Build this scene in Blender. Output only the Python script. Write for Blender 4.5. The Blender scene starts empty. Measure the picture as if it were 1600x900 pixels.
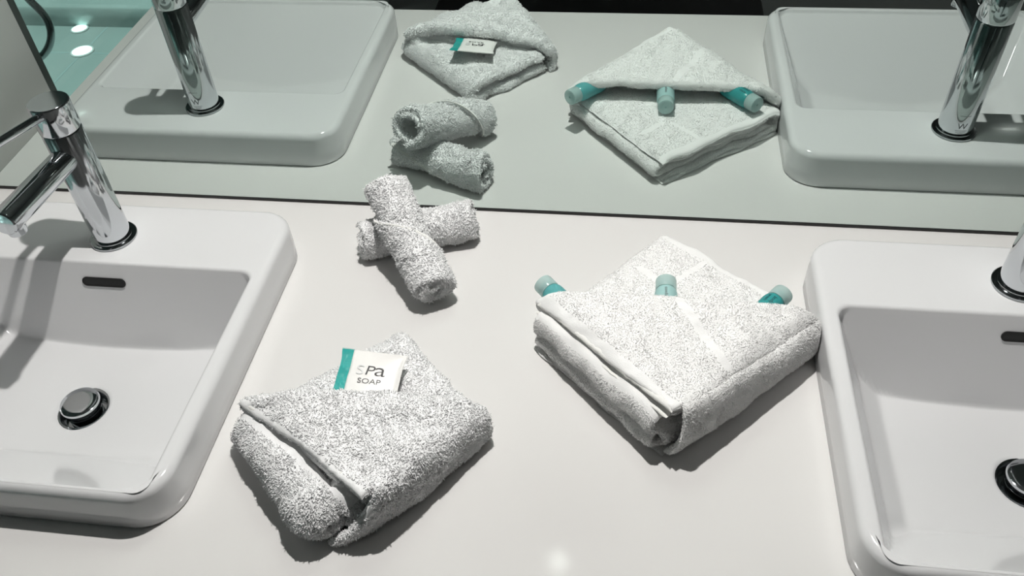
import bpy, bmesh, math, random
import numpy as np
from mathutils import Vector, Matrix

random.seed(3)
rng = np.random.default_rng(7)
SC = bpy.context.scene
COL = SC.collection

# ------------------------------------------------------------------ camera
CAM_POS = Vector((0.0322, -0.8113, 0.672))
CAM_F = 1326.05
pitch, yaw, roll = (math.radians(a) for a in (44.363, -9.878, -3.6664))
fw = Vector((math.sin(yaw)*math.cos(pitch), math.cos(yaw)*math.cos(pitch), -math.sin(pitch)))
rt = Vector((math.cos(yaw), -math.sin(yaw), 0)); up = rt.cross(fw)
rt2 = rt*math.cos(roll) + up*math.sin(roll); up2 = up*math.cos(roll) - rt*math.sin(roll)
cd = bpy.data.cameras.new('camera'); cam = bpy.data.objects.new('camera', cd); COL.objects.link(cam)
cd.sensor_width = 36; cd.lens = CAM_F/1600*36; cd.clip_start = 0.01
cam.matrix_world = Matrix(((rt2.x, up2.x, -fw.x, CAM_POS.x), (rt2.y, up2.y, -fw.y, CAM_POS.y),
                           (rt2.z, up2.z, -fw.z, CAM_POS.z), (0, 0, 0, 1)))
SC.camera = cam

# ------------------------------------------------------------------ world, exposure, lamps
w = bpy.data.worlds.new('world'); SC.world = w; w.use_nodes = True
w.node_tree.nodes['Background'].inputs[0].default_value = (0.8, 0.88, 0.95, 1)
w.node_tree.nodes['Background'].inputs[1].default_value = 0.05
SC.view_settings.view_transform = 'Standard'; SC.view_settings.look = 'None'
SC.view_settings.exposure = 0.62; SC.view_settings.gamma = 1.0
SC.view_settings.use_curve_mapping = False
SC.cycles.use_denoising = True
SC.cycles.sample_clamp_indirect = 6.0
SC.cycles.max_bounces = 10; SC.cycles.diffuse_bounces = 5; SC.cycles.glossy_bounces = 6
SC.cycles.transmission_bounces = 8; SC.cycles.transparent_max_bounces = 12
SC.cycles.blur_glossy = 0.3
CEIL = 1.185
# (x, y, power W, colour): the downlight over the counter, one in the shower, an added fill lamp near the back wall
LAMPS = [(-0.067, -0.15, 33.0, (1, .975, .94), .012, 150), (-2.0, -1.60, 120.0, (.93, 1, .99), .03, 72), (1.4, -2.0, 20.0, (1, .97, .93), .03, 76)]

# ------------------------------------------------------------------ helpers
def tag(o, label=None, cat=None, group=None, kind=None):
    if label: o['label'] = label
    if cat: o['category'] = cat
    if group: o['group'] = group
    if kind: o['kind'] = kind
    return o

def empty(name, loc, label, cat, group=None, rz=0):
    o = bpy.data.objects.new(name, None); COL.objects.link(o)
    o.location = loc; o.rotation_euler = (0, 0, rz); o.empty_display_size = .02
    return tag(o, label, cat, group)

def mesh_obj(name, V, F, mat, parent=None, smooth=True):
    """V (n,3) array; F list of faces or (tris, quads) tuple of int arrays"""
    me = bpy.data.meshes.new(name)
    if isinstance(F, tuple):
        T, Q = F
        nl = T.size + Q.size
        me.vertices.add(len(V)); me.vertices.foreach_set('co', np.asarray(V, np.float32).ravel())
        me.loops.add(nl)
        me.loops.foreach_set('vertex_index', np.concatenate([T.ravel(), Q.ravel()]).astype(np.int32))
        st = np.concatenate([np.arange(len(T))*3, len(T)*3 + np.arange(len(Q))*4]).astype(np.int32)
        me.polygons.add(len(st)); me.polygons.foreach_set('loop_start', st)
        me.update(calc_edges=True)
    else:
        me.from_pydata([tuple(v) for v in V], [], F)
    if smooth: me.polygons.foreach_set('use_smooth', np.ones(len(me.polygons), bool))
    me.update(); me.validate()
    me.materials.append(mat)
    o = bpy.data.objects.new(name, me); COL.objects.link(o)
    if parent: o.parent = parent
    return o

class MB:
    def __init__(s): s.V = []; s.F = []
    def add(s, V, F):
        n = len(s.V); s.V += [tuple(v) for v in V]; s.F += [tuple(i+n for i in f) for f in F]
        return s
    def box(s, a, b):
        x0, y0, z0 = a; x1, y1, z1 = b
        V = [(x, y, z) for x in (x0, x1) for y in (y0, y1) for z in (z0, z1)]
        return s.add(V, [(0, 1, 3, 2), (4, 6, 7, 5), (0, 4, 5, 1), (2, 3, 7, 6), (0, 2, 6, 4), (1, 5, 7, 3)])
    def rings(s, R, close0=True, close1=True):
        n = len(R[0]); V = [p for r in R for p in r]; F = []
        for i in range(len(R)-1):
            for j in range(n):
                k = (j+1) % n
                F.append((i*n+j, i*n+k, (i+1)*n+k, (i+1)*n+j))
        if close0: F.append(tuple(range(n))[::-1])
        if close1: F.append(tuple((len(R)-1)*n+j for j in range(n)))
        return s.add(V, F)
    def lathe(s, prof, origin=(0, 0, 0), axis=(0, 0, 1), n=48):
        ax = Vector(axis).normalized(); o = Vector(origin)
        e1 = ax.orthogonal().normalized(); e2 = ax.cross(e1)
        R = [[o + ax*z + (e1*math.cos(2*math.pi*j/n) + e2*math.sin(2*math.pi*j/n))*r for j in range(n)] for r, z in prof]
        return s.rings(R)
    def build(s, name, mat, parent=None, smooth=True):
        return mesh_obj(name, s.V, s.F, mat, parent, smooth)

def autosmooth(o, ang=35):
    me = o.data; bm = bmesh.new(); bm.from_mesh(me)
    bmesh.ops.remove_doubles(bm, verts=bm.verts, dist=1e-6)
    bmesh.ops.recalc_face_normals(bm, faces=bm.faces)
    for e in bm.edges:
        if len(e.link_faces) == 2 and e.calc_face_angle(0) > math.radians(ang): e.smooth = False
    bm.to_mesh(me); bm.free(); return o

def tube(path, rad, n=16):
    path = [Vector(p) for p in path]; R = []
    t0 = (path[1]-path[0]).normalized(); e = t0.orthogonal().normalized()
    for i, p in enumerate(path):
        t = (path[min(i+1, len(path)-1)] - path[max(i-1, 0)]).normalized()
        e = (e - t*e.dot(t)).normalized(); f = t.cross(e)
        r = rad[i] if isinstance(rad, (list, tuple)) else rad
        R.append([p + (e*math.cos(2*math.pi*j/n)+f*math.sin(2*math.pi*j/n))*r for j in range(n)])
    return R

# ------------------------------------------------------------------ materials
def mat(name, col, rough=.5, metal=0, spec=.5, bump=None, coat=0, sheen=0, ior=1.5, trans=0, emit=None, estr=0, var=None):
    m = bpy.data.materials.new(name); m.use_nodes = True
    nt = m.node_tree; b = nt.nodes['Principled BSDF']; I = b.inputs
    I['Base Color'].default_value = (*col, 1); I['Roughness'].default_value = rough
    I['Metallic'].default_value = metal; I['Specular IOR Level'].default_value = spec
    I['IOR'].default_value = ior; I['Coat Weight'].default_value = coat; I['Coat Roughness'].default_value = .03
    I['Sheen Weight'].default_value = sheen; I['Transmission Weight'].default_value = trans
    if emit: I['Emission Color'].default_value = (*emit, 1); I['Emission Strength'].default_value = estr
    tc = nt.nodes.new('ShaderNodeTexCoord')
    if bump:
        last = None
        for sc, st, det in bump:
            nz = nt.nodes.new('ShaderNodeTexNoise'); nz.inputs['Scale'].default_value = sc; nz.inputs['Detail'].default_value = det
            nt.links.new(tc.outputs['Object'], nz.inputs['Vector'])
            bp = nt.nodes.new('ShaderNodeBump'); bp.inputs['Strength'].default_value = st; bp.inputs['Distance'].default_value = .001
            nt.links.new(nz.outputs['Fac'], bp.inputs['Height'])
            if last: nt.links.new(last.outputs['Normal'], bp.inputs['Normal'])
            last = bp
        nt.links.new(last.outputs['Normal'], I['Normal'])
    if var:
        sc, c2 = var
        nz = nt.nodes.new('ShaderNodeTexNoise'); nz.inputs['Scale'].default_value = sc; nz.inputs['Detail'].default_value = 3
        nt.links.new(tc.outputs['Object'], nz.inputs['Vector'])
        mx = nt.nodes.new('ShaderNodeMix'); mx.data_type = 'RGBA'
        mx.inputs[6].default_value = (*col, 1); mx.inputs[7].default_value = (*c2, 1)
        nt.links.new(nz.outputs['Fac'], mx.inputs[0]); nt.links.new(mx.outputs[2], I['Base Color'])
    return m

M = {}
M['counter'] = mat('white_solid_surface', (.70, .688, .68), .10, bump=[(6, .012, 2)], var=(3, (.69, .68, .672)))
M['ceramic'] = mat('white_ceramic', (.68, .68, .69), .12, spec=.4, coat=.08, var=(4, (.67, .67, .68)))
M['chrome'] = mat('polished_chrome', (.62, .64, .66), .08, metal=1, bump=[(40, .01, 1)])
M['dark_chrome'] = mat('dark_chrome', (.42, .44, .45), .12, metal=1)
M['black'] = mat('hollow_shade_black', (.006, .006, .006), .5)  # black put where only shade shows, in overflow slot and mirror gap
M['rubber'] = mat('black_rubber', (.012, .012, .013), .35)
M['towel'] = mat('white_terry', (.93, .93, .935), 1, spec=.1, sheen=.1, bump=[(900, .3, 2)])
M['towel_soft'] = mat('white_low_pile_terry', (.93, .925, .92), 1, spec=.1, sheen=.1, bump=[(1100, .3, 2)])
M['hem'] = mat('off_white_woven_hem', (.83, .825, .80), .9, spec=.2, bump=[(1600, .4, 2)])
M['teal_foil'] = mat('teal_printed_foil', (.012, .335, .31), .32, bump=[(140, .5, 2)])
M['white_foil'] = mat('white_pearl_wrapper', (.86, .85, .83), .3, bump=[(70, .35, 2)])
M['ink'] = mat('black_ink', (.02, .02, .022), .5)
M['grey_ink'] = mat('grey_ink', (.11, .11, .11), .5)
M['silver_ink'] = mat('pale_silver_ink', (.70, .71, .71), .3)
M['teal_ink'] = mat('dark_teal_ink', (.01, .08, .09), .5)
M['tile'] = mat('grey_gloss_panel', (.42, .41, .40), .10, var=(5, (.40, .395, .39)))
M['frame'] = mat('dark_anodised_channel', (.055, .065, .062), .35, metal=.4)
M['ceil'] = mat('matt_white_ceiling', (.18, .18, .178), .9)
M['wall'] = mat('grey_wall_plaster', (.36, .36, .355), .7, bump=[(30, .1, 3)])
M['floor'] = mat('dark_slate_floor', (.10, .105, .105), .5, var=(3, (.085, .09, .09)))
M['showertile'] = mat('glossy_teal_tile', (.32, .36, .355), .07, bump=[(7, 1.0, 2)], var=(2.5, (.46, .51, .50)))
M['cabinet'] = mat('grey_laminate', (.10, .11, .115), .4)
M['lamp_trim'] = mat('white_lamp_trim', (.7, .7, .7), .4)
M['lamp_lens'] = mat('lit_lamp_lens', (1, 1, 1), .3, emit=(1, .98, .94), estr=14)
M['grout'] = mat('pale_grout', (.35, .42, .42), .8)
M['glow_disc'] = mat('reflection_glow_disc', (1, 1, 1), .3, emit=(.8, 1, .97), estr=1.8)  # glow added for bright reflections on the shower floor
M['mat'] = mat('black_stand_in_pad', (.004, .004, .005), .95, bump=[(300, .5, 2)])  # black of the added floor pad
M['groove'] = mat('hem_stitching', (.55, .55, .53), 1)

def fluffy(m, a):
    nt = m.node_tree; out = [n for n in nt.nodes if n.type == 'OUTPUT_MATERIAL'][0]
    tl = nt.nodes.new('ShaderNodeBsdfTranslucent'); tl.inputs[0].default_value = (.9, .9, .9, 1)
    m1 = nt.nodes.new('ShaderNodeMixShader'); m1.inputs[0].default_value = a
    nt.links.new(nt.nodes['Principled BSDF'].outputs[0], m1.inputs[1]); nt.links.new(tl.outputs[0], m1.inputs[2])
    nt.links.new(m1.outputs[0], out.inputs['Surface'])
fluffy(M['towel'], .14); fluffy(M['towel_soft'], .14)
def translucent(name, col, rough, alpha):
    m = mat(name, col, rough); b = m.node_tree.nodes['Principled BSDF']
    nt = m.node_tree; out = [n for n in nt.nodes if n.type == 'OUTPUT_MATERIAL'][0]
    tr = nt.nodes.new('ShaderNodeBsdfTransparent'); tr.inputs[0].default_value = (*[min(1, c*.35+.65) for c in col], 1)
    tl = nt.nodes.new('ShaderNodeBsdfTranslucent'); tl.inputs[0].default_value = (*col, 1)
    m1 = nt.nodes.new('ShaderNodeMixShader'); m1.inputs[0].default_value = .35
    nt.links.new(b.outputs[0], m1.inputs[1]); nt.links.new(tl.outputs[0], m1.inputs[2])
    m2 = nt.nodes.new('ShaderNodeMixShader'); m2.inputs[0].default_value = alpha
    nt.links.new(m1.outputs[0], m2.inputs[1]); nt.links.new(tr.outputs[0], m2.inputs[2])
    nt.links.new(m2.outputs[0], out.inputs['Surface']); return m
M['cap'] = translucent('frosted_clear_cap', (.62, .77, .75), .22, .30)
M['tube_teal'] = translucent('translucent_teal_plastic', (.07, .44, .44), .22, .12)
M['tube_aqua'] = translucent('translucent_light_teal_plastic', (.17, .55, .56), .22, .15)
M['tube_pale'] = translucent('translucent_aqua_plastic', (.54, .80, .79), .22, .12)

def glass_mat():
    m = bpy.data.materials.new('green_tinted_glass'); m.use_nodes = True; nt = m.node_tree
    nt.nodes.remove(nt.nodes['Principled BSDF']); out = [n for n in nt.nodes if n.type == 'OUTPUT_MATERIAL'][0]
    tr = nt.nodes.new('ShaderNodeBsdfTransparent'); tr.inputs[0].default_value = (.86, .97, .95, 1)
    gl = nt.nodes.new('ShaderNodeBsdfGlossy'); gl.inputs['Roughness'].default_value = .0
    lw = nt.nodes.new('ShaderNodeLayerWeight'); lw.inputs[0].default_value = .5
    pw = nt.nodes.new('ShaderNodeMath'); pw.operation = 'POWER'; pw.inputs[1].default_value = 5
    nt.links.new(lw.outputs['Facing'], pw.inputs[0])
    fr = nt.nodes.new('ShaderNodeMath'); fr.operation = 'MULTIPLY_ADD'; fr.inputs[1].default_value = .92; fr.inputs[2].default_value = .04
    nt.links.new(pw.outputs[0], fr.inputs[0])
    mx = nt.nodes.new('ShaderNodeMixShader')
    nt.links.new(fr.outputs[0], mx.inputs[0]); nt.links.new(tr.outputs[0], mx.inputs[1]); nt.links.new(gl.outputs[0], mx.inputs[2])
    nt.links.new(mx.outputs[0], out.inputs['Surface']); return m
M['glass'] = glass_mat()
def mirror_mat():
    m = bpy.data.materials.new('silvered_mirror'); m.use_nodes = True; nt = m.node_tree
    nt.nodes.remove(nt.nodes['Principled BSDF']); out = [n for n in nt.nodes if n.type == 'OUTPUT_MATERIAL'][0]
    gl = nt.nodes.new('ShaderNodeBsdfGlossy'); gl.inputs['Roughness'].default_value = 0; gl.inputs[0].default_value = (.66, .735, .705, 1)
    nt.links.new(gl.outputs[0], out.inputs['Surface']); return m
M['mirror'] = mirror_mat()

# ------------------------------------------------------------------ room shell
XL, XR, YB, ZF = -0.82, 1.7, -2.6, -0.88
def struct(name, mb, m, smooth=False):
    o = mb.build(name, m, smooth=smooth); o['kind'] = 'structure'; return o
struct('floor', MB().box((-3.0, YB-.1, ZF-.1), (XR+.1, .12, ZF)), M['floor'])
struct('ceiling', MB().box((-3.0, YB-.1, CEIL), (XR+.1, .12, CEIL+.1)), M['ceil'])
struct('wall_back', MB().box((-3.0, YB-.1, ZF), (XR+.1, YB, CEIL)), M['wall'])
struct('wall_right', MB().box((XR, YB, ZF), (XR+.1, .02, CEIL)), M['wall'])
struct('wall_front', MB().box((-3.0, .010, ZF), (XR+.1, .12, CEIL)), M['wall'])
struct('wall_shower', MB().box((-3.0, YB, ZF), (-2.9, .010, CEIL)), M['showertile'])
# short stub of wall between counter and glass screen
struct('wall_left', MB().box((XL-.10, -.196, ZF), (XL, .0095, CEIL)), M['tile'])

# mirror: glass sheet whose lower edge is just above the counter
mr = empty('wall_mirror', (.4, .004, .003), 'frameless wall mirror rising from the back edge of the white counter', 'mirror')
mm = MB().box((XL+.002-.4, -.004, 0), (1.68-.4, .004, 1.25)).build('mirror_glass', M['mirror'], mr, smooth=False)
me_ = MB().box((XL+.002-.4, -.0048, -.0022), (1.68-.4, .0048, .0012)).build('gap_shade_strip', M['black'], mr, smooth=False)  # black strip stands in for the shaded gap under the mirror
tag(me_, 'thin black strip painted for the dark gap along the foot of the mirror')

# downlights
for i, (x, y, pw, c, rad, cone) in enumerate(LAMPS):
    lab = ['round recessed downlight in the ceiling above the counter between the basins',
           'round recessed downlight in the ceiling of the shower',
           'unseen fill downlight added in the ceiling near the back wall'][i]
    r = empty('ceiling_downlight', (x, y, CEIL), lab, 'light')
    MB().lathe([(.045, 0), (.045, -.004), (.034, -.005), (.030, -.002), (.030, 0)]).build('trim_ring', M['lamp_trim'], r)
    MB().lathe([(rad*1.2, -.001), (rad*1.2, -.0025), (rad*1.1, -.003)]).build('lens', M['lamp_lens'], r)
    ld = bpy.data.lights.new('downlight_beam', 'SPOT'); ld.energy = pw; ld.color = c
    ld.shadow_soft_size = rad; ld.spot_size = math.radians(cone); ld.spot_blend = .5
    lo = bpy.data.objects.new('downlight_beam', ld); COL.objects.link(lo); lo.parent = r; lo.location = (0, 0, -.01 - rad)

# ------------------------------------------------------------------ counter with basin cut-outs
XFL, XFR = -0.5466, 0.4351
BX, BYB, BYF, BH = .200, -.0748, -.4688, .0493
D = .5306
holes = [(XFL-.178, XFL+.178), (XFR-.178, XFR+.178)]
hy0, hy1 = -.448, -.100
cm = MB()
xs = [XL+.0005, holes[0][0], holes[0][1], holes[1][0], holes[1][1], 1.35]
for i in range(5):
    if i in (1, 3):
        cm.box((xs[i], -D, -.05), (xs[i+1], hy0, 0)); cm.box((xs[i], hy1, -.05), (xs[i+1], -.0002, 0))
    else: cm.box((xs[i], -D, -.05), (xs[i+1], -.0002, 0))
tag(autosmooth(cm.build('vanity_counter', M['counter'])), 'long glossy white vanity counter running along the mirror', 'counter')
# cabinet under it
cb = empty('vanity_cabinet', (.26, -.26, ZF), 'grey vanity cabinet carrying the white counter', 'cabinet')
hc = -.12 - ZF
MB().box((XL-.26+.01, -.23, 0), (1.34-.26, .22, hc)).build('body', M['cabinet'], cb, smooth=False)
MB().box((XL-.26+.01, -.23, hc), (1.34-.26, -.21, hc+.068)).build('front_rail', M['cabinet'], cb, smooth=False)
for k in range(4):
    a = -1.06 + k*.53
    dr = MB().box((a+.004, -.25, .08), (a+.526, -.2305, hc-.01)).build('door', M['cabinet'], cb, smooth=False)
    MB().box((a+.24, -.262, hc-.06), (a+.36, -.2505, hc-.05)).build('handle', M['chrome'], dr, smooth=False)

# ------------------------------------------------------------------ basins
NSB = 28
def rrect(cx, cy, hx, hy, r, z, nc=10, ns=28):
    pts = []
    cs = [(1, 1, 0), (-1, 1, 90), (-1, -1, 180), (1, -1, 270)]
    for k, (sx, sy, a0) in enumerate(cs):
        ox, oy = cx+sx*(hx-r), cy+sy*(hy-r)
        for j in range(nc+1):
            a = math.radians(a0 + 90*j/nc); pts.append((ox+r*math.cos(a), oy+r*math.sin(a), z))
        nx = cs[(k+1) % 4]; a = math.radians(a0+90)
        p0 = pts[-1]; q = (cx+nx[0]*(hx-r)+r*math.cos(a), cy+nx[1]*(hy-r)+r*math.sin(a), z)
        for j in range(1, ns):
            t = j/ns; pts.append((p0[0]+(q[0]-p0[0])*t, p0[1]+(q[1]-p0[1])*t, z))
    return pts

def ring_interp(A, B, t, zc=None):
    return [tuple(a[k]+(b[k]-a[k])*t for k in range(3)) for a, b in zip(A, B)]

def make_basin(x0, label):
    t = empty('wash_basin', (x0, 0, 0), label, 'basin', None)
    cy = (BYB+BYF)/2; hy = (BYB-BYF)/2; R = []
    R.append(rrect(0, -.30, .03, .03, .03, -.090))
    R.append(rrect(0, -.29, .15, .13, .05, -.082))
    R.append(rrect(0, cy, .172, .168, .04, -.040))
    R.append(rrect(0, cy, .174, .170, .04, 0.0004))
    R.append(rrect(0, cy, BX-.0015, hy-.0015, .040, .0004))
    R.append(rrect(0, cy, BX, hy, .040, .002))
    R.append(rrect(0, cy, BX, hy, .039, .02))
    ro = .0085
    R.append(rrect(0, cy, BX-.0006, hy-.0006, .038, BH-ro-.004))
    for k in range(7):
        a = math.radians(k*15)
        e = ro*(1-math.cos(a)) + .0006
        R.append(rrect(0, cy, BX-e, hy-e, .038-e*.6, BH-ro+ro*math.sin(a)))
    # inner rim
    iy0, iy1 = -.1815, -.4575; icy = (iy0+iy1)/2; ihy = (iy0-iy1)/2; ihx = .1825
    ri = .0045
    for k in range(7):
        a = math.radians(90-k*13)
        e = ri*math.cos(a)
        R.append(rrect(0, icy, ihx+ri*.9-e, ihy+ri*.9-e, .014, BH-ri+ri*math.sin(a), ns=NSB))
    DR = (0, -.302)
    def zfloor(x, y):
        ax = abs(x)
        pl = [.046-2.26*(.1822-ax), -.0270-.80*(.150-ax), -.0450-.13*(.128-ax),
              .046-2.75*(-.1818-y), .043-1.06*(y+.4568), -.0500-.0120*math.exp(-((x-DR[0])**2+(y-DR[1])**2)/.07**2)]
        m_ = max(pl); return m_ + .0011*math.log(sum(math.exp((q-m_)/.0011) for q in pl))
    last = R[-1]; zl = last[0][2]
    drain = rrect(DR[0], DR[1], .030, .030, .0299, 0, ns=NSB)
    NR = 72
    for k in range(1, NR+1):
        tt = k/NR; tt = tt**1.25
        rg = ring_interp(last, drain, tt)
        R.append([(px_, py_, min(zfloor(px_, py_), zl)) for px_, py_, _ in rg])
    R.append(rrect(DR[0], DR[1], .026, .026, .0259, -.0620, ns=NSB)); R.append(rrect(DR[0], DR[1], .0255, .0255, .0254, -.0740, ns=NSB))
    m = MB(); m.rings(R, True, True)
    o = autosmooth(m.build('bowl', M['ceramic'], t), 55)
    # overflow slot in the back wall: black plate painted for the dark hole
    cen = Vector((.0035, -.1898, .0268))
    wn = Vector((0, -2.75, 1)).normalized(); ex = Vector((1, 0, 0)); ey = wn.cross(ex).normalized()
    def capsule(levels, nseg=12):
        out = []
        for hw, hh, off in levels:
            rg = []
            for s_, a0 in ((1, -90), (-1, 90)):
                for j in range(nseg+1):
                    a = math.radians(a0+180*j/nseg)
                    rg.append(cen + ex*(s_*(hw-hh)+hh*math.cos(a)) + ey*(hh*math.sin(a)) + wn*off)
            out.append(rg)
        return out
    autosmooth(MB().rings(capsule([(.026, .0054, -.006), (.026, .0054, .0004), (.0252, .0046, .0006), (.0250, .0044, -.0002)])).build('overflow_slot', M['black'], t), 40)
    # drain
    dz = -.0620
    autosmooth(tag(MB().lathe([(.0265, -.010), (.0265, -.001), (.0325, -.0003), (.0335, .0008), (.0325, .0022), (.026, .0014), (.0235, -.002), (.0225, -.012), (.0224, -.013)],
               (0, -.302, dz)).build('drain_flange', M['dark_chrome'], t), 'dark chrome drain ring'), 40)
    pl = autosmooth(MB().lathe([(.012, -.012), (.0185, -.008), (.0185, .000), (.0165, .001), (.0165, .003), (.0195, .0035), (.0200, .0045), (.0200, .0075), (.0165, .008),
                    (.0165, .0095), (.0205, .0100), (.0212, .0115), (.0205, .0140), (.019, .0149), (.012, .0153), (.003, .0154)],
                   (0, -.302, dz)).build('drain_plug', M['chrome'], t), 40)
    for z in (.0025, .0088):
        MB().lathe([(.0168, z-.001), (.0182, z-.001), (.0182, z+.0008), (.0168, z+.0008)], (0, -.302, dz)).build('plug_seal', M['rubber'], pl)
    return t

make_basin(XFL, 'white rectangular countertop basin at the left end of the counter, beside the soap towel')
make_basin(XFR, 'white rectangular countertop basin at the right end of the counter, beside the bottle towel')

# ------------------------------------------------------------------ faucets
def make_faucet(x0, label):
    t = empty('basin_faucet', (x0, -.138, BH), label, 'faucet', 'single lever taps on the basins')
    autosmooth(MB().lathe([(.0255, 0), (.0262, .0008), (.0262, .003), (.0252, .004), (.0225, .0042), (.0222, .006), (.0205, .0062)]).build('base_ring', M['dark_chrome'], t), 35)
    body = autosmooth(MB().lathe([(.0203, .003), (.0205, .0045), (.0205, .1475), (.0198, .1485)]).build('body', M['chrome'], t), 35)
    autosmooth(MB().lathe([(.0192, .148), (.0192, .150), (.0203, .1500), (.0207, .1508), (.0207, .1795), (.0203, .1806), (.0196, .1812), (.01, .1813)], n=64).build('head', M['chrome'], t), 35)
    # lever: thin rod towards the user
    hd = Vector((0, -1, .22)).normalized(); h0 = Vector((0, -.017, .174))
    autosmooth(MB().lathe([(.0040, 0), (.0046, .002), (.0046, .072), (.0040, .0735), (.002, .074)], h0, hd, 24).build('lever', M['chrome'], t), 35)
    # spout, slightly rising to the user
    sd = Vector((0, -1, .055)).normalized(); s0 = Vector((0, -.008, .1200))
    sp = autosmooth(MB().lathe([(.0125, 0), (.0132, .004), (.0135, .116), (.0130, .1185), (.0115, .1198), (.004, .1202)], s0, sd, 40).build('spout', M['chrome'], t), 35)
    a0 = s0 + sd*.108
    autosmooth(MB().lathe([(.0085, .0), (.0092, -.010), (.0092, -.0165), (.0088, -.0185), (.0070, -.0187), (.0066, -.016)], a0).build('aerator', M['chrome'], sp), 35)
    # water rating mark etched on the back of the body, facing the mirror
    def etch(txt, size, z, name, extrude=.00012):
        cu = bpy.data.curves.new('mark', 'FONT'); cu.body = txt; cu.size = size; cu.align_x = 'CENTER'; cu.extrude = extrude
        ob = bpy.data.objects.new('mark', cu); COL.objects.link(ob); bpy.context.view_layer.update()
        me = bpy.data.meshes.new_from_object(ob.evaluated_get(bpy.context.evaluated_depsgraph_get()))
        bpy.data.objects.remove(ob)
        for v in me.vertices:
            a = v.co.x/.0205; rr = .02052+v.co.z
            y = v.co.y
            v.co = Vector((-math.sin(a)*rr, math.cos(a)*rr, z+y))
        me.materials.clear(); me.materials.append(M['grey_ink'])
        o = bpy.data.objects.new(name, me); COL.objects.link(o); o.parent = t; return o
    tag(etch('W', .011, .0155, 'etched_mark'), 'small dark W mark near the foot of the tap')
    m = MB()
    for z, hw in ((.0125, .007), (.0103, .006), (.0085, .003), (.0330, .0065)):
        for k in range(12):
            a0_ = (-hw + 2*hw*k/12)/.0205; a1_ = (-hw + 2*hw*(k+.8)/12)/.0205
            V = []
            for a in (a0_, a1_):
                for r_ in (.0200, .02056):
                    for dz in (0, .0006): V.append((-math.sin(a)*r_, math.cos(a)*r_, z+dz))
            m.add(V, [(0, 1, 3, 2), (4, 6, 7, 5), (0, 4, 5, 1), (2, 3, 7, 6), (0, 2, 6, 4), (1, 5, 7, 3)])
    m.build('etched_lines', M['grey_ink'], t, smooth=False)
    return t
make_faucet(XFL, 'chrome lever tap standing on the left basin with its spout over the bowl')
f2 = make_faucet(XFR, 'chrome lever tap standing on the right basin at the edge of the photo')
for o in (f2,): pass

# ------------------------------------------------------------------ terry cloth tools
class Noise:
    def __init__(s, scale, seed, n=24):
        r = np.random.default_rng(seed); d = r.normal(size=(n, 3)); d /= np.linalg.norm(d, axis=1)[:, None]
        s.k = d*(2*np.pi/scale)*r.uniform(.6, 1.5, n)[:, None]; s.p = r.uniform(0, 6.28, n); s.n = n
    def __call__(s, P):
        sh = P.shape[:-1]; Q = P.reshape(-1, 3)
        return (np.sin(Q@s.k.T + s.p).sum(1)*math.sqrt(2/s.n)*.7).reshape(sh)

def cluster(a, b, n, e=.02):
    """parameter samples a..b denser at both ends"""
    t = np.linspace(0, 1, n)
    ends = np.array([.0, .06, .2, .45, 1.0])*e
    t = np.concatenate([ends, np.linspace(e, 1-e, n)[1:-1], 1-ends[::-1]])
    return a+(b-a)*t

def sheet(P, t, re=None, noise=(), ends=(1, 1, 1, 1)):
    """closed cloth slab around the centre surface P (nu,nv,3). returns V, quads"""
    nu, nv = P.shape[:2]
    for sc, amp, seed in noise: P = P + np.stack([Noise(sc, seed)(P)*amp*.3, Noise(sc, seed+5)(P)*amp*.3, Noise(sc, seed+9)(P)*amp], -1)
    du = np.gradient(P, axis=0); dv = np.gradient(P, axis=1)
    N = np.cross(du, dv); N /= (np.linalg.norm(N, axis=-1, keepdims=True)+1e-12)
    re = re or t*.55
    lu = np.zeros((nu, nv)); lu[1:] = np.cumsum(np.linalg.norm(np.diff(P, axis=0), axis=-1), 0)
    lv = np.zeros((nu, nv)); lv[:, 1:] = np.cumsum(np.linalg.norm(np.diff(P, axis=1), axis=-1), 1)
    def prof(d): d = np.clip(d/re, 0, 1); return np.sqrt(np.clip(1-(1-d)**2, 0, 1))
    h = np.full((nu, nv), t/2.) if np.isscalar(t) else t/2
    for on, d in zip(ends, (lu, lu[-1:]-lu, lv, lv[:, -1:]-lv)):
        if on: h = h*prof(d)
    A = P + N*h[..., None]; B = P - N*h[..., None]
    V = np.concatenate([A.reshape(-1, 3), B.reshape(-1, 3)])
    i, j = np.meshgrid(np.arange(nu-1), np.arange(nv-1), indexing='ij')
    q = np.stack([i*nv+j, (i+1)*nv+j, (i+1)*nv+j+1, i*nv+j+1], -1).reshape(-1, 4)
    q2 = (q + nu*nv)[:, ::-1]
    n0 = nu*nv
    sides = []
    for arr, flip in ((np.arange(nv), 0), ((nu-1)*nv+np.arange(nv), 1), (np.arange(nu)*nv, 1), (np.arange(nu)*nv+nv-1, 0)):
        a, b = arr[:-1], arr[1:]
        s = np.stack([a, b, b+n0, a+n0], -1)
        sides.append(s[:, ::-1] if flip else s)
    return V, np.concatenate([q, q2]+sides)

def merge(parts):
    V = []; Q = []; n = 0
    for v, q in parts: V.append(v); Q.append(q+n); n += len(v)
    return np.concatenate(V), np.concatenate(Q)

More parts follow.
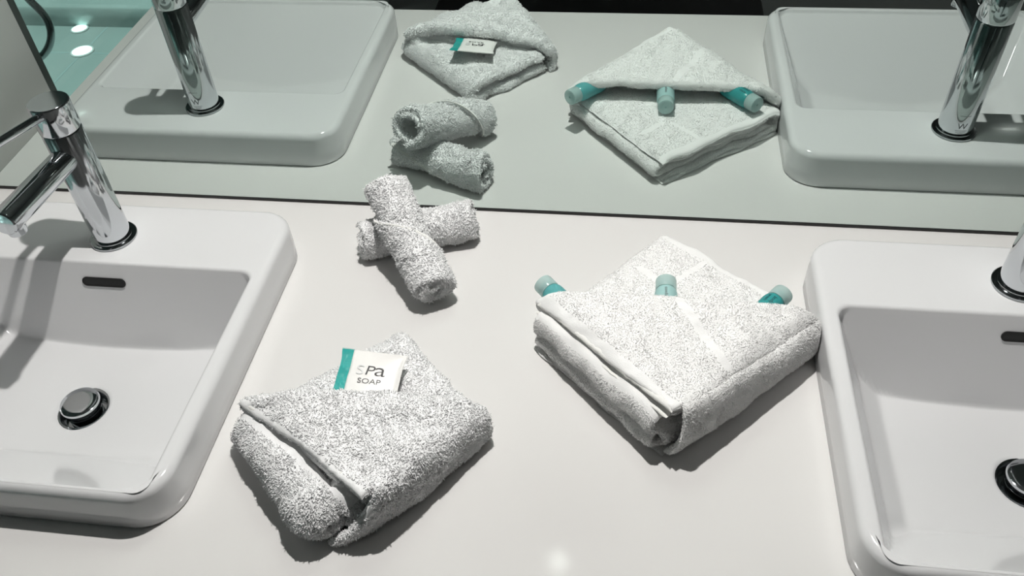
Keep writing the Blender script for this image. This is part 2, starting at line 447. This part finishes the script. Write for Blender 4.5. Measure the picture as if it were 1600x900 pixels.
def tufts(V, Q, dens, length, rad, seed, keep=None, lean=.5):
    """little yarn loops standing on the outer faces -> V, tris, quads"""
    r = np.random.default_rng(seed)
    T = np.concatenate([Q[:, [0, 1, 2]], Q[:, [0, 2, 3]]])
    a, b, c = V[T[:, 0]], V[T[:, 1]], V[T[:, 2]]
    n = np.cross(b-a, c-a); ar = np.linalg.norm(n, axis=1)/2
    ok = ar > 1e-9; a, b, c, n, ar = a[ok], b[ok], c[ok], n[ok], ar[ok]
    cnt = r.poisson(ar*dens); idx = np.repeat(np.arange(len(ar)), cnt)
    u, v = r.random(len(idx)), r.random(len(idx)); s = u+v > 1; u[s], v[s] = 1-u[s], 1-v[s]
    P = a[idx]+(b-a)[idx]*u[:, None]+(c-a)[idx]*v[:, None]
    Nn = n[idx]/(2*ar[idx])[:, None]
    if keep is not None:
        k = keep(P, Nn); P, Nn = P[k], Nn[k]
    m = len(P)
    if m == 0: return np.zeros((0, 3)), np.zeros((0, 3), int), np.zeros((0, 4), int)
    fl = np.stack([Noise(.012, seed+k)(P) for k in range(3)], -1)
    d = Nn + lean*(.6*fl + .8*r.normal(size=(m, 3))); d /= np.linalg.norm(d, axis=1)[:, None]
    bend = r.normal(size=(m, 3))*.55 + np.array([0, 0, -.25])
    L = length*r.uniform(.55, 1.25, m)*(1+.25*Noise(.02, seed+11)(P))
    e1 = np.cross(d, r.normal(size=(m, 3))); e1 /= np.linalg.norm(e1, axis=1)[:, None]; e2 = np.cross(d, e1)
    R = rad*r.uniform(.7, 1.3, m)
    lev = [P - Nn*.0005, P + d*(L*.55)[:, None], P + (d*1.0+bend*.6)*(L*.95)[:, None]]
    rr = [R, R*1.15, R*.65]
    ang = [0, 2.094, 4.189]
    out = np.zeros((m, 10, 3)); k = 0
    for l, q in zip(lev, rr):
        for an in ang:
            out[:, k] = l + (e1*math.cos(an)+e2*math.sin(an))*q[:, None]; k += 1
    out[:, 9] = lev[2] + (d*.7+bend)*(L*.18)[:, None]
    base = (np.arange(m)*10)[:, None]
    qs = []
    for lv in (0, 3):
        for j in range(3):
            jj = (j+1) % 3; qs.append(base+np.array([[lv+j, lv+jj, lv+3+jj, lv+3+j]]))
    ts = [base+np.array([[6+j, 6+(j+1) % 3, 9]]) for j in range(3)]
    return out.reshape(-1, 3), np.concatenate(ts), np.concatenate(qs)

def cloth_object(name, parts, mt, parent, origin, dens, length, rad, seed, keep=None, lean=.5, xmax=None):
    V, Q = merge(parts)
    tv, tt, tq = tufts(V, Q, dens, length, rad, seed, keep, lean)
    n = len(V); V2 = np.concatenate([V, tv]); V2[:, 2] = np.maximum(V2[:, 2], .0006)
    if xmax: V2[:, 0] = np.minimum(V2[:, 0], xmax)
    V2 = V2 - np.array(origin)
    print(name, 'tufts', len(tv)//10)
    return mesh_obj(name, V2, (tt+n, np.concatenate([Q, tq+n])), mt, parent)

def bilin(C, p, q):
    (b, r, l, f) = [np.array(c, float) for c in C]     # (0,0) back (1,0) right (0,1) left (1,1) front
    p = p[..., None]; q = q[..., None]
    return b*(1-p)*(1-q) + r*p*(1-q) + l*(1-p)*q + f*p*q

def cpath(a0, a1, P, z0, r, side, n=26):
    """C shaped fold: straight at z0 from a0, turn of radius r at `side` (1: p=P, 0: p=0), straight back to a1"""
    pts = []
    if side == 1:
        e = P-r
        for t in np.linspace(0, 1, n): pts.append((a0+(e-a0)*t, z0))
        for t in np.linspace(-80, 80, 13): pts.append((e+r*math.cos(math.radians(t)), z0+r+r*math.sin(math.radians(t))))
        for t in np.linspace(0, 1, n): pts.append((e+(a1-e)*t, z0+2*r))
    else:
        e = r
        for t in np.linspace(0, 1, n): pts.append((a0+(e-a0)*t, z0))
        for t in np.linspace(-80, 80, 13): pts.append((e-r*math.cos(math.radians(t)), z0+r+r*math.sin(math.radians(t))))
        for t in np.linspace(0, 1, n): pts.append((e+(a1-e)*t, z0+2*r))
    return np.array(pts)

def swept(C, P, path, q0, q1, nq, t, zf=None, noise=(), qoff=None):
    qs = cluster(q0, q1, nq, .03)
    pp = np.repeat(path[:, 0][:, None], len(qs), 1)/P; zz = np.repeat(path[:, 1][:, None], len(qs), 1)
    qq = np.repeat(qs[None], len(path), 0)
    if qoff is not None: qq = qq + qoff(pp, zz, qq)
    xy = bilin(C, pp, qq)
    if zf is not None: zz = zf(pp, qq, zz)
    return sheet(np.concatenate([xy, zz[..., None]], -1), t, noise=noise)

def flap_sheet(Lc, Tip, Rc, Fc, o, zA, zB, zT, bulge, t, rc=.006, bowA=0, bowR=0, under=.03, side=True, sideb=.012, noise=(), bulge_c=.5, lift=0., nu=70, nd=46, zlow=.005, uA=0., bexp=4., FCn=None):
    """pocket flap: ridge Lc-Rc (rolled under), apex Tip, right side wraps down over Fc-Rc"""
    Lc, Tip, Rc, Fc, o = [np.array(a, float) for a in (Lc, Tip, Rc, Fc, o)]
    o = o/np.linalg.norm(o)
    Dm = np.linalg.norm((Tip+Fc)/2 - (Lc+Rc)/2)
    ds = np.concatenate([np.linspace(-math.pi*rc-under, -math.pi*rc, 8)[:-1], np.linspace(-math.pi*rc, 0, 10)[:-1], cluster(0, Dm, nd, .02)[1:] if True else 0])
    us = np.concatenate([cluster(0, 1, nu, .02)[:-5], np.linspace(1-.02, 1, 3), np.linspace(1, 2.25, 20)[1:]]) if side else cluster(0, 1, nu, .02)
    d, u = np.meshgrid(ds, us, indexing='ij')
    f = np.where(d >= 0, d, np.where(d > -math.pi*rc, -rc*np.sin(-d/rc), -d-math.pi*rc))
    zo = np.where(d >= 0, 0, np.where(d > -math.pi*rc, -rc*(1-np.cos(-d/rc)), -2*rc))
    row = f/Dm
    rw = np.clip(row, 0, 1)
    ut = np.clip(u, 0, 1)
    A = Lc + (Tip-Lc)*row[..., None]; B = Rc + (Fc-Rc)*row[..., None]
    perpA = np.array([-(Tip-Lc)[1], (Tip-Lc)[0]]); perpA /= np.linalg.norm(perpA)
    A = A + perpA*(bowA*np.sin(np.pi*rw))[..., None] + (Tip-Lc)*(uA*np.sin(np.pi*rw))[..., None]*0
    xy = A + (B-A)*ut[..., None]
    dirf = (Tip+Fc)/2 - (Lc+Rc)/2; dirf /= np.linalg.norm(dirf)
    xy = xy + dirf*(bowR*np.sin(np.pi*ut)*(1-rw))[..., None]
    zAr = zA + (zT-zA)*rw; zBr = zB + (zT-zB)*rw
    z = zAr + (zBr-zAr)*ut
    bw = (1-np.abs(2*ut-1)**bexp)**.9
    z = z + bulge*bw*(1-rw)**1.1 + zo
    if lift: z = z + lift*np.exp(-(ut/.12)**2)*np.sin(np.pi*np.clip(rw*1.05, 0, 1))
    if side:
        ph = np.clip((u-1)/1.25, 0, 1)*math.pi
        H = (z - zlow); H = np.maximum(H, .004)
        sb = sideb
        xy = xy + o*(sb*np.sin(ph))[..., None]
        z = z - H*(1-np.cos(ph))/2
        if FCn is not None:
            xy = xy + ((np.array(FCn)-Fc)[None, None, :]*((rw**4)*(1-np.cos(ph))/2)[..., None])
    return sheet(np.concatenate([xy, z[..., None]], -1), t, noise=noise, ends=(1, 1, 1, 1)), (Lc, Tip, Rc, Fc)

def hem_strip(A, Bdir, zf, width, t, n=60, seed=1, bow=None, nz=.0005):
    """flat woven hem along the polyline A (n,3), going inward by Bdir*width"""
    A = np.array(A, float); k = len(A)
    s = np.linspace(0, 1, n); idx = s*(k-1)
    P = np.stack([np.interp(idx, np.arange(k), A[:, c]) for c in range(3)], -1)
    # smooth
    for _ in range(3): P[1:-1] = (P[:-2]+2*P[1:-1]+P[2:])/4
    ws = cluster(0, 1, 6, .08)
    Bd = np.array(Bdir, float)
    S = P[:, None, :] + Bd[None, None, :]*(ws*width)[None, :, None]
    S = S + Noise(.008, seed)(S)[..., None]*np.array([.2, .2, 1])*nz
    return sheet(S, t, re=t*.6)

def roll(A, B, r0, r1, z0, z1, n=40, t=.008, a=160, sd=61, rot=0, flat=1.0, cap=0.):
    """puffy fold of cloth, C shaped in section, lying along A-B"""
    A = np.array(A); B = np.array(B)
    s = cluster(0, 1, n, .04); th = (np.linspace(-a, a, 25)+rot)*math.pi/180
    S, T = np.meshgrid(s, th, indexing='ij')
    rr = (r0+(r1-r0)*S); ax = (B-A)/np.linalg.norm(B-A); nn = np.array([ax[1], -ax[0]])
    if cap: rr = rr*np.sqrt(np.clip(1-np.clip((S-1+cap)/cap, 0, 1)**2, .02, 1))*np.sqrt(np.clip(1-np.clip((cap*.4-S)/(cap*.4), 0, 1)**2, .02, 1))
    xy = A+(B-A)*S[..., None] + nn*(rr*np.cos(T))[..., None]
    z = z0+(z1-z0)*S + rr*flat*np.sin(T)
    return sheet(np.concatenate([xy, z[..., None]], -1), t, noise=((.05, .003, sd), (.015, .0008, sd+1)))

# ------------------------------------------------------------------ right towel (hand towel with bottles)
def seg_dist(P, a, b):
    a = np.array(a); b = np.array(b); ab = b-a
    t = np.clip(((P[:, :2]-a)@ab)/(ab@ab), 0, 1)
    return np.linalg.norm(P[:, :2]-a-t[:, None]*ab, axis=1)

def right_towel():
    org = (.09, -.20, 0)
    t = empty('folded_hand_towel', org, 'large white hand towel folded into a pocket holding three bottles', 'towel')
    C = [(.076, -.066), (.240, -.196), (-.050, -.222), (.078, -.343)]
    P = .185
    jit = lambda seed, amp: (lambda pp, zz, qq: amp*Noise(.06, seed)(np.stack([pp*.2, zz*2, qq*0], -1))*np.clip((qq-.5)*2, -1, 1))
    def zf(pp, qq, zz):
        sag = 1 - .10*np.clip((qq-.85)/.15, 0, 1) - .14*np.clip((.12-pp)/.12, 0, 1)
        return zz*sag
    parts = []
    nz = ((.05, .0012, 3), (.012, .0004, 4))
    # inner fold opening to the front, then outer fold closing at the front
    parts.append(swept(C, P, cpath(P*.93, P*.90, P, .0135, .0055, 0), .02, .965, 60, .0088, zf, nz, jit(1, .012)))
    parts.append(swept(C, P, cpath(P*.03, P*.02, P, .0052, .0142, 1), .0, .985, 60, .0094, zf, nz, jit(2, .014)))
    # lowest loose layer that peeks out at the front tip
    pl = np.array([(x, .0020) for x in np.linspace(P*.02, P*1.03, 40)])
    parts.append(swept(C, P, pl, -.01, 1.005, 50, .0034, None, ((.03, .0005, 8),), jit(3, .012)))
    Lc, Tip, Rc, Fc = (-.047, -.207), (.0865, -.3470), (.226, -.2065), (.0945, -.3410)
    o = (.68, -.735)
    nf = ((.05, .0016, 13), (.014, .0005, 14))
    (fl, _) = flap_sheet(Lc, Tip, Rc, Fc, o, .0500, .0460, .0690, .0185, .0070, rc=.0034, noise=nf, sideb=.011, bulge_c=.45, under=.012, bexp=7., FCn=(.083, -.344))
    parts.append(fl)
    (f2_, _) = flap_sheet((-.004, -.247), (.0845, -.3400), (.186, -.241), (.0915, -.3360), o, .0430, .0400, .0560, .003, .011, rc=.004, noise=nf, side=False, under=.0, bexp=6.)
    parts.append(f2_)
    parts.append(roll((-.043, -.211), (.0810, -.3370), .0105, .0135, .0345, .0435, t=.0085, sd=91, flat=.95))
    parts.append(roll((-.043, -.216), (.0790, -.3385), .0078, .0105, .0165, .0190, t=.0060, sd=95, flat=1.))
    bands = [((.094, -.208), (.135, -.290), .0045), ((.030, -.105), (.078, -.150), .004), ((.092, -.150), (.130, -.112), .003)]
    seams = []
    def keep(Pp, Nn):
        k = np.ones(len(Pp), bool)
        top = Pp[:, 2] > .036
        for a, b, wd in bands: k &= ~((seg_dist(Pp, a, b) < wd) & top & (Nn[:, 2] > .3))
        # hidden inside of the folds
        q = bil_in(Pp)
        k &= ~((q > .012) & (Pp[:, 2] < .034))
        k &= Pp[:, 2] > .002
        k &= ~((seg_dist(Pp, Lc, Tip) < .009) & (Pp[:, 2] > .042))
        # woven band along the back right edge and back left edge of the top layer
        e1 = seg_dist(Pp, C[0], C[1]); e2 = seg_dist(Pp, C[0], C[2])
        k &= ~(((e1 < .0085) | (e2 < .005)) & (Nn[:, 2] > .2) & (Pp[:, 2] > .03) & (Pp[:, 1] > -.205))
        return k
    cs = [np.array(c) for c in (C[0], C[1], C[3], C[2])]
    def bil_in(Pp):
        d = np.full(len(Pp), 9.)
        for i in range(4):
            a, b = cs[i], cs[(i+1) % 4]; e = b-a; n = np.array([e[1], -e[0]])/np.linalg.norm(e)
            d = np.minimum(d, (Pp[:, :2]-a)@n)
        return d
    cloth_object('terry_body', parts, M['towel_soft'], t, org, 800000, .0009, .00036, 21, keep, .8, .2340)
    # doubled hem on the front-left edge of the flap
    def hem(offx, dz, wd, seed, lo=0., hi=1., th=.003):
        A = []
        for s in np.linspace(lo, hi, 30):
            x = Lc[0]+(Tip[0]-Lc[0])*s + offx*(-.68); y = Lc[1]+(Tip[1]-Lc[1])*s + offx*(-.73)
            z = .0500 + .0190*s + dz + .0010*math.sin(s*7)
            A.append((x, y, z))
        V, Q = hem_strip(A, (.66, .70, .05), None, wd, th, seed=seed)
        return V-np.array(org), Q
    V, Q = hem(.0015, .0010, .0078, 31, 0, 1, .0062)
    tag(mesh_obj('flap_hem', V, (np.zeros((0, 3), int), Q), M['hem'], t), 'smooth off-white woven hem along the flap')
    V, Q = hem(.0045, -.0075, .008, 32, .0, .985, .0026)
    tag(mesh_obj('under_hem', V, (np.zeros((0, 3), int), Q), M['hem'], t), 'second off-white hem showing under the flap')
    return t
right_towel()

# ------------------------------------------------------------------ left towel (face towel with soap)
def left_towel():
    org = (-.2, -.36, 0)
    t = empty('folded_face_towel', org, 'small fluffy white face towel folded into a pocket around a soap sachet', 'towel')
    C = [(-.186, -.238), (-.088, -.338), (-.322, -.374), (-.207, -.474)]
    P = .150
    def zf(pp, qq, zz):
        drop = np.clip((qq-.84)/.18, 0, 1)**2
        zz = zz - (zz-.012)*drop*.50*(zz > .015)
        return zz*(1 - .12*np.clip((.1-pp)/.1, 0, 1))
    qo = lambda pp, zz, qq: .04*(zz > .02)*np.clip((qq-.5)*2, 0, 1) + .008*Noise(.05, 5)(np.stack([pp*.2, zz*3, qq*0], -1))*np.clip((qq-.5)*2, -1, 1)
    nz = ((.05, .002, 43), (.014, .0008, 44))
    parts = [swept(C, P, cpath(P*.95, P*.92, P, .0085, .0100, 0), .0, .975, 60, .0145, zf, nz, qo)]
    Lc, Tip, Rc, Fc = (-.308, -.363), (-.1665, -.4560), (-.090, -.3405), (-.1585, -.4470)
    o = (.72, -.69)
    nf = ((.05, .0020, 53), (.014, .0008, 54))
    (fl, _) = flap_sheet(Lc, Tip, Rc, Fc, o, .0500, .0410, .0620, .0165, .0085, rc=.0045, noise=nf, sideb=.008, bulge_c=.5, under=.03, bowA=.004, zlow=.004, bexp=3.5, FCn=(-.204, -.466))
    parts.append(fl)
    (f2_, _) = flap_sheet((-.285, -.372), (-.1700, -.4500), (-.105, -.352), (-.1630, -.4440), o, .0390, .0330, .0480, .004, .013, rc=.004, noise=nf, side=False, under=.0, bexp=6.)
    parts.append(f2_)
    parts.append(roll((-.195, -.380), (-.188, -.452), .0150, .0175, .0250, .0260, sd=67, a=176, cap=.2))
    parts.append(roll((-.3050, -.3605), (-.2000, -.4620), .0180, .0225, .0285, .0260, a=177, cap=.12, n=64))
    def keep(Pp, Nn): return (Pp[:, 2] > .002) & ~((seg_dist(Pp, (-.308, -.363), Tip) < .0065) & (Pp[:, 2] > .040) & (Nn[:, 2] > -.5))
    cloth_object('terry_body', parts, M['towel'], t, org, 700000, .0015, .00048, 22, keep, .75)
    A = []
    for s in np.linspace(-.02, 1.0, 34):
        x = Lc[0]+(Tip[0]-Lc[0])*s; y = Lc[1]+(Tip[1]-Lc[1])*s
        b = .004*math.sin(math.pi*max(0, min(1, s)))
        ab = Vector((Tip[0]-Lc[0], Tip[1]-Lc[1])).normalized()
        x += -ab.y*b; y += ab.x*b
        A.append((x, y, .0500+(.0620-.0500)*s+.0010))
    V, Q = hem_strip(A, (.45, .87, .05), None, .0070, .0095, seed=35)
    tag(mesh_obj('flap_hem', V-np.array(org), (np.zeros((0, 3), int), Q), M['hem'], t), 'smooth narrow white hem along the flap')
left_towel()

# ------------------------------------------------------------------ rolled washcloths
def washcloth(name_label, E1, E2, r0, thick, turns, extra, seed, a0, flare=(1, 1), waist=(0.6, .1), seam_dir=1, squash=1.0):
    E1, E2 = np.array(E1, float), np.array(E2, float); org = (E1+E2)/2; org[2] = min(E1[2], E2[2])*0
    t = empty('rolled_washcloth', tuple(org), name_label, 'towel', 'rolled washcloths crossed by the mirror')
    ax = (E2-E1); L = np.linalg.norm(ax); ax /= L
    e1 = np.cross(ax, [0, 0, 1]); e1 /= np.linalg.norm(e1); e2 = np.cross(e1, ax)
    vs = cluster(0, 1, 60, .03); us = cluster(0, 1, 110, .01)
    U, Vv = np.meshgrid(us, vs, indexing='ij')
    tm = 2*np.pi*(turns + extra*(Vv if seam_dir > 0 else 1-Vv))
    th = U*tm
    prof = (flare[0]+(flare[1]-flare[0])*Vv) * (1 - waist[1]*np.exp(-((Vv-waist[0])/.11)**2))
    # outer radius constant: count layers from outside
    rout = r0 + thick*turns
    rad = (rout*prof - thick*(tm-th)/(2*np.pi)*.9)
    rad = np.maximum(rad, .0045+.0*th)
    ang = a0 + (th - tm) + 2*np.pi*extra*(Vv if seam_dir > 0 else 1-Vv)
    s = Vv*L + .004*np.sin(th*1.3+seed)*np.clip((Vv-.5)*2, -1, 1)**3
    P = E1 + s[..., None]*ax + e1*(rad*np.cos(ang))[..., None] + e2*(rad*squash*np.sin(ang))[..., None]
    parts = [sheet(P, thick*.82, noise=((.03, .0013, seed+1), (.010, .0005, seed+2)))]
    outer = float(rout)
    def keep(Pp, Nn):
        rel = Pp-E1; al = rel@ax; rd = np.linalg.norm(rel-al[:, None]*ax, axis=1)
        k = (rd > outer*.72) | (al < .012) | (al > L-.012)
        return k & (Pp[:, 2] > .0015)
    cloth_object('terry_body', parts, M['towel'], t, org, 720000, .0018, .00050, seed, keep, .75)
    # woven hem at the outer (spiral) edge
    j = -1
    H = P[-1]; Hn = (P[-1]-(E1+s[-1][:, None]*ax)); Hn /= np.linalg.norm(Hn, axis=1)[:, None]
    tg = P[-12]-P[-1]; tg /= np.linalg.norm(tg, axis=1)[:, None]
    k = slice(4, -4)
    ws = np.linspace(-.0005, .0065, 7)
    S = (H+Hn*thick*.45)[k][:, None, :] + tg[k][:, None, :]*ws[None, :, None] - Hn[k][:, None, :]*(ws**2*12)[None, :, None]
    V, Q = sheet(S, .0022)
    tag(mesh_obj('hem', V-org, (np.zeros((0, 3), int), Q), M['hem'], t), 'smooth woven hem winding round the roll')
    return t

washcloth('white rolled washcloth lying flat on the counter beneath the other roll', (-.268, -.094, .0222), (-.142, -.048, .0235), .0080, .0068, 2.1, .35, 71, 2.2,
          flare=(.92, 1.06), waist=(.35, .06))
washcloth('white rolled washcloth leaning across the top of the other roll', (-.2390, -.0610, .0800), (-.1665, -.1705, .0262), .0118, .0068, 1.8, 1.0, 81, -1.75,
          flare=(1.04, .98), waist=(.60, .06), seam_dir=1)

# ------------------------------------------------------------------ text helper
def text_mesh(txt, size, M4, m, name, parent, extrude=.00008, sx=1., shear=0, align='CENTER', offset=0):
    cu = bpy.data.curves.new('t', 'FONT'); cu.body = txt; cu.size = size; cu.align_x = align; cu.extrude = extrude; cu.shear = shear; cu.offset = offset
    ob = bpy.data.objects.new('t', cu); COL.objects.link(ob); bpy.context.view_layer.update()
    me = bpy.data.meshes.new_from_object(ob.evaluated_get(bpy.context.evaluated_depsgraph_get())); bpy.data.objects.remove(ob)
    for v in me.vertices: v.co.x *= sx
    me.transform(M4); me.materials.clear(); me.materials.append(m)
    o = bpy.data.objects.new(name, me); COL.objects.link(o); o.parent = parent; return o

# ------------------------------------------------------------------ soap sachet
def soap():
    TL = Vector((-.229, -.291, .0590)); TR = Vector((-.1685, -.2915, .0545)); BL = Vector((-.227, -.348, .0475)); BR = Vector((-.1665, -.346, .0435))
    c = (TL+TR+BL+BR)/4
    t = empty('soap_sachet', tuple(c), 'flat white soap sachet with a teal end band tucked in the face towel', 'soap')
    ex = (TR-TL).normalized(); ey = ((TL-BL)+(TR-BR)).normalized(); ez = ex.cross(ey).normalized(); ey = ez.cross(ex)
    W = (TR-TL).length; Hh = (TL-BL).length
    def pillow(u0, u1, name, m, puff, zig=False, nu=40, nv=40):
        us = np.linspace(u0, u1, nu); vs = np.linspace(0, 1, nv)
        U, Vv = np.meshgrid(us, vs, indexing='ij')
        k = (U-.17)/.80
        pf = puff*np.clip(np.sin(np.pi*np.clip(k, 0, 1)), 0, 1)**.4*np.clip(np.sin(np.pi*Vv), 0, 1)**.35
        flare = (.035*np.exp(-((Vv-1)/.14)**2)+.02*np.exp(-(Vv/.2)**2))*np.clip((.2-U)/.2, -1, 1)
        x = (U-.5-flare)*W; y = (Vv-.5)*Hh
        if zig: y = y + (Vv > .999)*.0007*np.where(np.arange(nu)[:, None] % 4 < 2, 1, -1)
        out = []
        for s in (1, -1):
            z = s*(pf + .00022) + .0004*np.sin(Vv*16+U*3)*(U < .2)
            out.append(np.stack([x, y, z], -1))
        Pm = [Vector(v) for v in out[0].reshape(-1, 3)] + [Vector(v) for v in out[1].reshape(-1, 3)]
        V = [ex*p.x+ey*p.y+ez*p.z for p in Pm]
        q = []; n0 = nu*nv
        for i in range(nu-1):
            for j in range(nv-1):
                a = i*nv+j; q.append((a, a+nv, a+nv+1, a+1)); q.append((n0+a, n0+a+1, n0+a+nv+1, n0+a+nv))
        for i in range(nu-1):
            for j in (0, nv-1):
                a = i*nv+j; f = (a, n0+a, n0+a+nv, a+nv); q.append(f if j == 0 else f[::-1])
        for j in range(nv-1):
            for i in (0, nu-1):
                a = i*nv+j; f = (a, a+1, n0+a+1, n0+a); q.append(f if i == 0 else f[::-1])
        return mesh_obj(name, np.array(V), q, m, t)
    pillow(.165, 1.0, 'wrapper', M['white_foil'], .0034)
    tag(pillow(0.0, .17, 'end_band', M['teal_foil'], 0, True), 'teal crimped end band')
    R = Matrix(((ex.x, ey.x, ez.x, 0), (ex.y, ey.y, ez.y, 0), (ex.z, ey.z, ez.z, 0), (0, 0, 0, 1)))
    zt = .0037
    def put(txt, size, x, y, m, name, sx, shear=0, off=0):
        text_mesh(txt, size, R @ Matrix.Translation((x*W, y*Hh, zt)), m, name, t, sx=sx, shear=shear, align='LEFT', extrude=.00012, offset=off)
    put('S', .0145, -.215, .03, M['silver_ink'], 'letter_s', 1.25)
    put('P', .0145, -.077, .03, M['ink'], 'letter_p', 1.30, .1, -.00012)
    put('a', .0195, .075, .03, M['ink'], 'letter_a', 1.40, 0, -.00018)
    put('SOAP', .0074, -.155, -.125, M['grey_ink'], 'soap_word', 1.25)
soap()

# ------------------------------------------------------------------ travel bottles
def bottle(cap_end, direction, m, label, textspec=None, rr=1.0):
    d = Vector(direction).normalized()         # from the body towards the cap end
    t = empty('travel_bottle', tuple(cap_end), label, 'bottle', 'travel bottles in the hand towel')
    o = Vector((0, 0, 0)) - d*.062
    b = autosmooth(MB().lathe([(.0090*rr, 0), (.0112*rr, .002), (.0118*rr, .004), (.0118*rr, .040), (.0114*rr, .0435), (.0104*rr, .0462), (.0100*rr, .0470), (.0084*rr, .0472), (.0080*rr, .0560), (.0070*rr, .0565)], o, d, 40).build('body', m, t), 40)
    cp = autosmooth(MB().lathe([(.0104*rr, .0474), (.0108*rr, .0480), (.0107*rr, .0600), (.0103*rr, .0615), (.0095*rr, .0620), (.0060*rr, .0616), (.0052*rr, .0612), (.0016*rr, .0612), (.0014*rr, .0602), (.0004*rr, .0602)], o, d, 40).build('cap', M['cap'], t), 40)
    tag(cp, 'frosted clear cap')
    if textspec:
        txts, ang = textspec
        e1 = d.cross(Vector((0, 0, 1))).normalized(); e2 = e1.cross(d)
        for k, (tx, size, off, m_) in enumerate(txts):
            cu = bpy.data.curves.new('t', 'FONT'); cu.body = tx; cu.size = size; cu.extrude = .0001
            ob = bpy.data.objects.new('t', cu); COL.objects.link(ob); bpy.context.view_layer.update()
            me = bpy.data.meshes.new_from_object(ob.evaluated_get(bpy.context.evaluated_depsgraph_get())); bpy.data.objects.remove(ob)
            for v in me.vertices:
                a = math.radians(ang) + (v.co.y + off)/(.0118*rr)
                p = o + d*(.0425 - v.co.x*1.0) + (e1*math.sin(a) + e2*math.cos(a))*(.01187*rr+v.co.z)
                v.co = p
            me.materials.clear(); me.materials.append(m_)
            oo = bpy.data.objects.new('printed_text', me); COL.objects.link(oo); oo.parent = b
    return t
bottle((.0822, -.1640, .0535), (0, 1, .07), M['tube_pale'], 'pale aqua travel bottle at the middle of the hand towel pocket',
       ([('conditioner', .0048, -.0018, M['grey_ink'])], 0), 1.0)
bottle((-.0455, -.1790, .0545), (-.66, .75, .05), M['tube_aqua'], 'teal travel bottle at the left end of the hand towel pocket', None, 1.0)
bottle((.2000, -.1740, .0545), (.62, .78, .05), M['tube_teal'], 'teal travel bottle at the right end of the hand towel pocket',
       ([('body', .0055, .002, M['teal_ink']), ('wash', .0055, -.004, M['teal_ink'])], -8), 1.0)

# ------------------------------------------------------------------ glass screen and shower beyond it
sc = empty('shower_screen', (XL-.02, -.2, -.0), 'frameless glass shower screen with dark wall channel beside the left basin', 'screen')
MB().box((-.028, -.0120, ZF), (.018, .0035, CEIL)).build('wall_channel', M['frame'], sc, smooth=False)
MB().box((-.006, -1.0, ZF), (.006, -.0125, CEIL-.2)).build('glass_panel', M['glass'], sc, smooth=False)
struct('wall_shower_back', MB().box((-2.9, -2.40, ZF), (-.95, -2.26, CEIL)), M['showertile'])
sh = empty('shower_tray', (-1.9, -1.3, ZF), 'glossy teal tiled shower floor with raised ledge seen through the glass', 'shower')
MB().box((-.98, -.77, 0), (.95, 1.2, .02)).build('tiled_base', M['showertile'], sh, smooth=False)
led = MB(); R_ = []
for z, e in ((0, 0), (.085, 0), (.095, .003), (.10, .010)): R_.append(rrect(-.015, -.86, .965-e, .10-e*.5, .012, z))
led.rings(R_).build('raised_ledge', M['showertile'], sh)
g_ = MB()
for xx in (-.60, -.12, .36, .84): g_.box((xx, -.77, .0195), (xx+.008, 1.2, .0206))
for yy in (-.56, -.12, .32, .76): g_.box((-.98, yy, .0195), (.95, yy+.008, .0206))
g_.build('grout_lines', M['grout'], sh, smooth=False)
for (x, y, rad) in ((-2.02, -1.865, .038), (-2.12, -2.035, .030)):  # added glowing discs stand in for bright wavy reflections on the tiles
    fl_ = empty('reflection_glow', (x, y, ZF+.0206), 'round glowing disc added for a light reflection on the shower tiles, ' + ('the larger one, nearer the counter' if rad > .035 else 'the smaller one, close to the raised ledge'), 'light', None)
    MB().lathe([(rad*1.15, 0), (rad*1.15, .004), (rad, .006), (rad*.98, .004)]).build('rim', M['lamp_trim'], fl_)
    MB().lathe([(rad*.95, .002), (rad*.95, .005), (rad*.6, .009), (rad*.2, .010)]).build('lens', M['glow_disc'], fl_)
# shower hose looping down from the wall
hz = [(-1.451, -.197), (-1.439, -.227), (-1.419, -.256), (-1.412, -.290), (-1.424, -.327), (-1.453, -.364), (-1.49, -.390), (-1.54, -.405), (-1.59, -.38), (-1.62, -.3), (-1.64, -.15), (-1.65, .3)]
hs = empty('shower_hose', (-1.45, -1.0, -.3), 'dark chrome shower hose hanging in a loop behind the glass screen', 'hose')
cu = bpy.data.curves.new('hose_tube', 'CURVE'); cu.dimensions = '3D'; cu.bevel_depth = .0095; cu.bevel_resolution = 5; cu.resolution_u = 10
sp_ = cu.splines.new('NURBS'); hp = [(-1.50, .3), (-1.49, .0), (-1.47, -.15)] + hz[:]
sp_.points.add(len(hp)-1)
for q_, (x, z) in zip(sp_.points, hp): q_.co = (x+1.45, 0, z+.3, 1)
sp_.use_endpoint_u = True
to_ = bpy.data.objects.new('t', cu); COL.objects.link(to_); bpy.context.view_layer.update()
hm = bpy.data.meshes.new_from_object(to_.evaluated_get(bpy.context.evaluated_depsgraph_get())); bpy.data.objects.remove(to_)
hm.materials.clear(); hm.materials.append(M['dark_chrome']); hm.name = 'hose_tube'
ho = bpy.data.objects.new('hose_tube', hm); COL.objects.link(ho); ho.parent = hs
for pg_ in hm.polygons: pg_.use_smooth = True
mt_ = empty('dark_pad', (-.11, -2.30, ZF), 'flat black pad added on the floor for the dark figure in the mirror', 'mat')
R_ = []
for z, e in ((0, .003), (.004, 0), (.012, 0), (.016, .004), (.017, .012)): R_.append(rrect(0, 0, .63-e, .27-e, .03, z))
MB().rings(R_).build('pad', M['mat'], mt_)  # black pad added in place of the photographer's dark reflection
